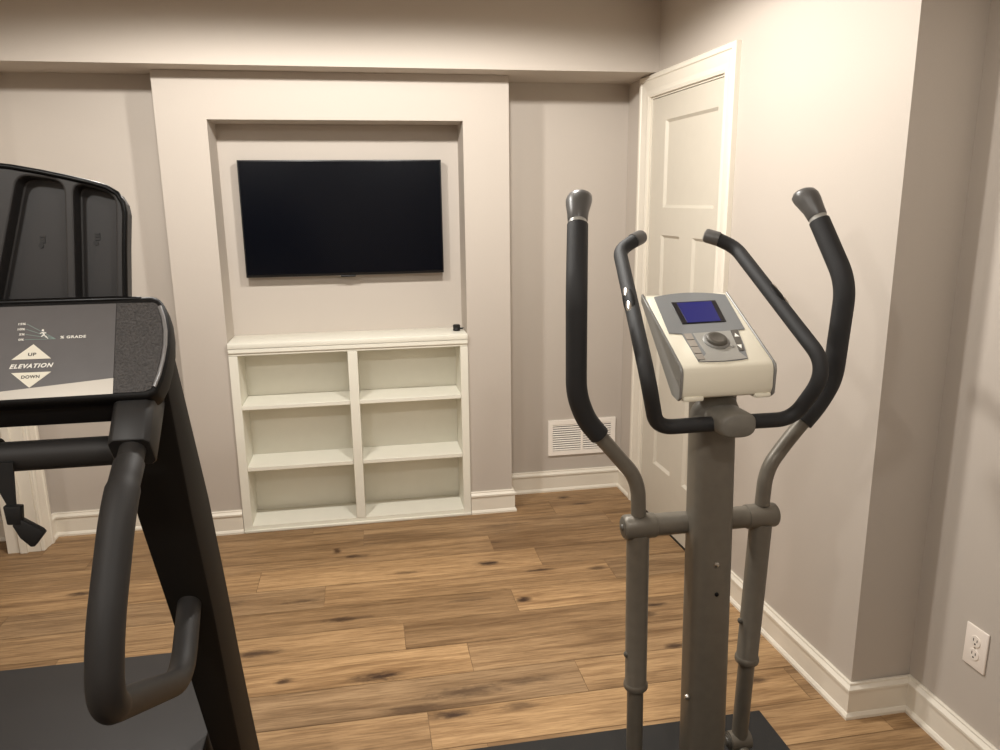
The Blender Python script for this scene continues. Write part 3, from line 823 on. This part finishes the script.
# cross rail in front of the user
obj('cross_rail', CY((2*XT+.40, 1.335, 1.142), (-.400, 1.335, 1.142), .0252, n=28), M['foamt'], T_, smooth=True)
for s in (1, -1):
    X = tx(s, -.380)
    # moulded socket
    d = V((0, -.132, -.082)).normalized(); w = V((1, 0, 0)); q = d.cross(w)
    a = V((X, 1.415, 1.247)); b = V((X-s*.002, 1.262, 1.158))
    def ringq(c, hw, hh): return [c+w*(sx_*hw*k_)+q*(sy_*hh*m_) for sx_, sy_, k_, m_ in ((-1, -1, .72, 1), (1, -1, .72, 1), (1, -1, 1, .72), (1, 1, 1, .72), (1, 1, .72, 1), (-1, 1, .72, 1), (-1, 1, 1, .72), (-1, -1, 1, .72))]
    bm = HX(ringq(a+w*(-s*.014), .032, .048), ringq(b, .0325, .033))
    sk = obj('rail_socket', bm, M['bracket'], T_, bevel=.002, seg=1)
    hp = [(X, 1.285, 1.180), (X, 1.249, 1.159), (X, 1.160, 1.108), (X-s*.004, 1.050, .962), (X-s*.005, 1.014, .864), (X-s*.006, 1.400, .648), (X-s*.016, 1.572, .742)]
    fp = fillet(hp, [0, .02, .09, .09, .085, .075, 0], 10)
    rads = [.0225]*3+[.0255]*(len(fp)-3)
    nn = len(fp)
    rads = []
    for i in range(nn):
        rads.append(.0205 if i < 11 else .0235 if i < 14 else (.0258 if i < nn-14 else .0240))
    obj('handrail', TB(fp, rads, n=26), M['foamt'], T_, smooth=True)

# ------------------------------------------------------------------ safety key on its strap
L0 = thing('safety_key_strap', (-.600, 1.305, 1.00), 'black safety key strap with clip hanging from the treadmill cross rail', 'strap')
bm = bmesh.new()
tube(bm, [(-.612, 1.335+.0296*math.cos(a*PI/12), 1.142+.0296*math.sin(a*PI/12)) for a in range(0, 25)], .0032, n=8)
hexa(bm, [(-.622, 1.303, 1.142), (-.578, 1.303, 1.142), (-.578, 1.307, 1.142), (-.622, 1.307, 1.142)], [(-.594, 1.299, 1.066), (-.582, 1.299, 1.066), (-.582, 1.302, 1.066), (-.594, 1.302, 1.066)])
obj('strap', bm, M['strap'], L0)
bm = HX([(-.599, 1.291, 1.071), (-.572, 1.291, 1.068), (-.572, 1.307, 1.068), (-.599, 1.307, 1.071)], [(-.597, 1.291, 1.038), (-.5755, 1.291, 1.036), (-.5755, 1.307, 1.036), (-.597, 1.307, 1.038)])
obj('buckle', bm, M['strap'], L0, bevel=.0025)
pc = [(-.590, 1.036), (-.577, 1.047), (-.547, 1.024), (-.543, 1.018), (-.561, .996), (-.567, .996), (-.581, 1.013)]
bm = HX([(x, 1.292, z) for x, z in pc], [(x, 1.306, z) for x, z in pc])
obj('clip', bm, M['strap'], L0, bevel=.002)

# ------------------------------------------------------------------ lights: recessed downlights in the ceiling
def downlight(x, y, power, col=(1.0, .963, .905), cone=174, blend=.21):
    l = bpy.data.lights.new('downlight', 'SPOT'); l.energy = power; l.color = col
    l.spot_size = math.radians(cone); l.spot_blend = blend; l.shadow_soft_size = .06
    o = bpy.data.objects.new('downlight', l); COL.objects.link(o); o.location = (x, y, ZC-.02)
    return o
for x, y, p in ((-.55, 2.34, 97), (.42, 2.36, 95), (-.9, .30, 48), (.42, .25, 40), (0, -1.4, 24), (-2.6, .6, 50)):
    downlight(x, y, p)

w = bpy.data.worlds.new('world'); scene.world = w; w.use_nodes = True
w.node_tree.nodes['Background'].inputs['Color'].default_value = (1, .9, .78, 1)
w.node_tree.nodes['Background'].inputs['Strength'].default_value = .05

# ------------------------------------------------------------------ camera
cam = bpy.data.cameras.new('camera'); cam.sensor_width = 36; cam.sensor_fit = 'HORIZONTAL'
cam.lens = 762.724*36/1000; cam.clip_start = .02; cam.clip_end = 50
co = bpy.data.objects.new('camera', cam); COL.objects.link(co)
yaw, pitch, roll = .175169735, .225673994, -.0115983314
cyw, syw, cp, sp = math.cos(yaw), math.sin(yaw), math.cos(pitch), math.sin(pitch)
fwd = V((syw*cp, cyw*cp, -sp)); rgt = V((cyw, -syw, 0)); upv = rgt.cross(fwd)
c, s = math.cos(roll), math.sin(roll)
r2 = rgt*c+upv*s; u2 = -rgt*s+upv*c
mtx = Matrix(((r2.x, u2.x, -fwd.x), (r2.y, u2.y, -fwd.y), (r2.z, u2.z, -fwd.z))).to_4x4()
mtx.translation = V((0, 0, 1.55)); co.matrix_world = mtx
scene.camera = co
scene.view_settings.view_transform = 'Standard'
scene.view_settings.look = 'None'
scene.view_settings.exposure = .1
scene.view_settings.gamma = 1
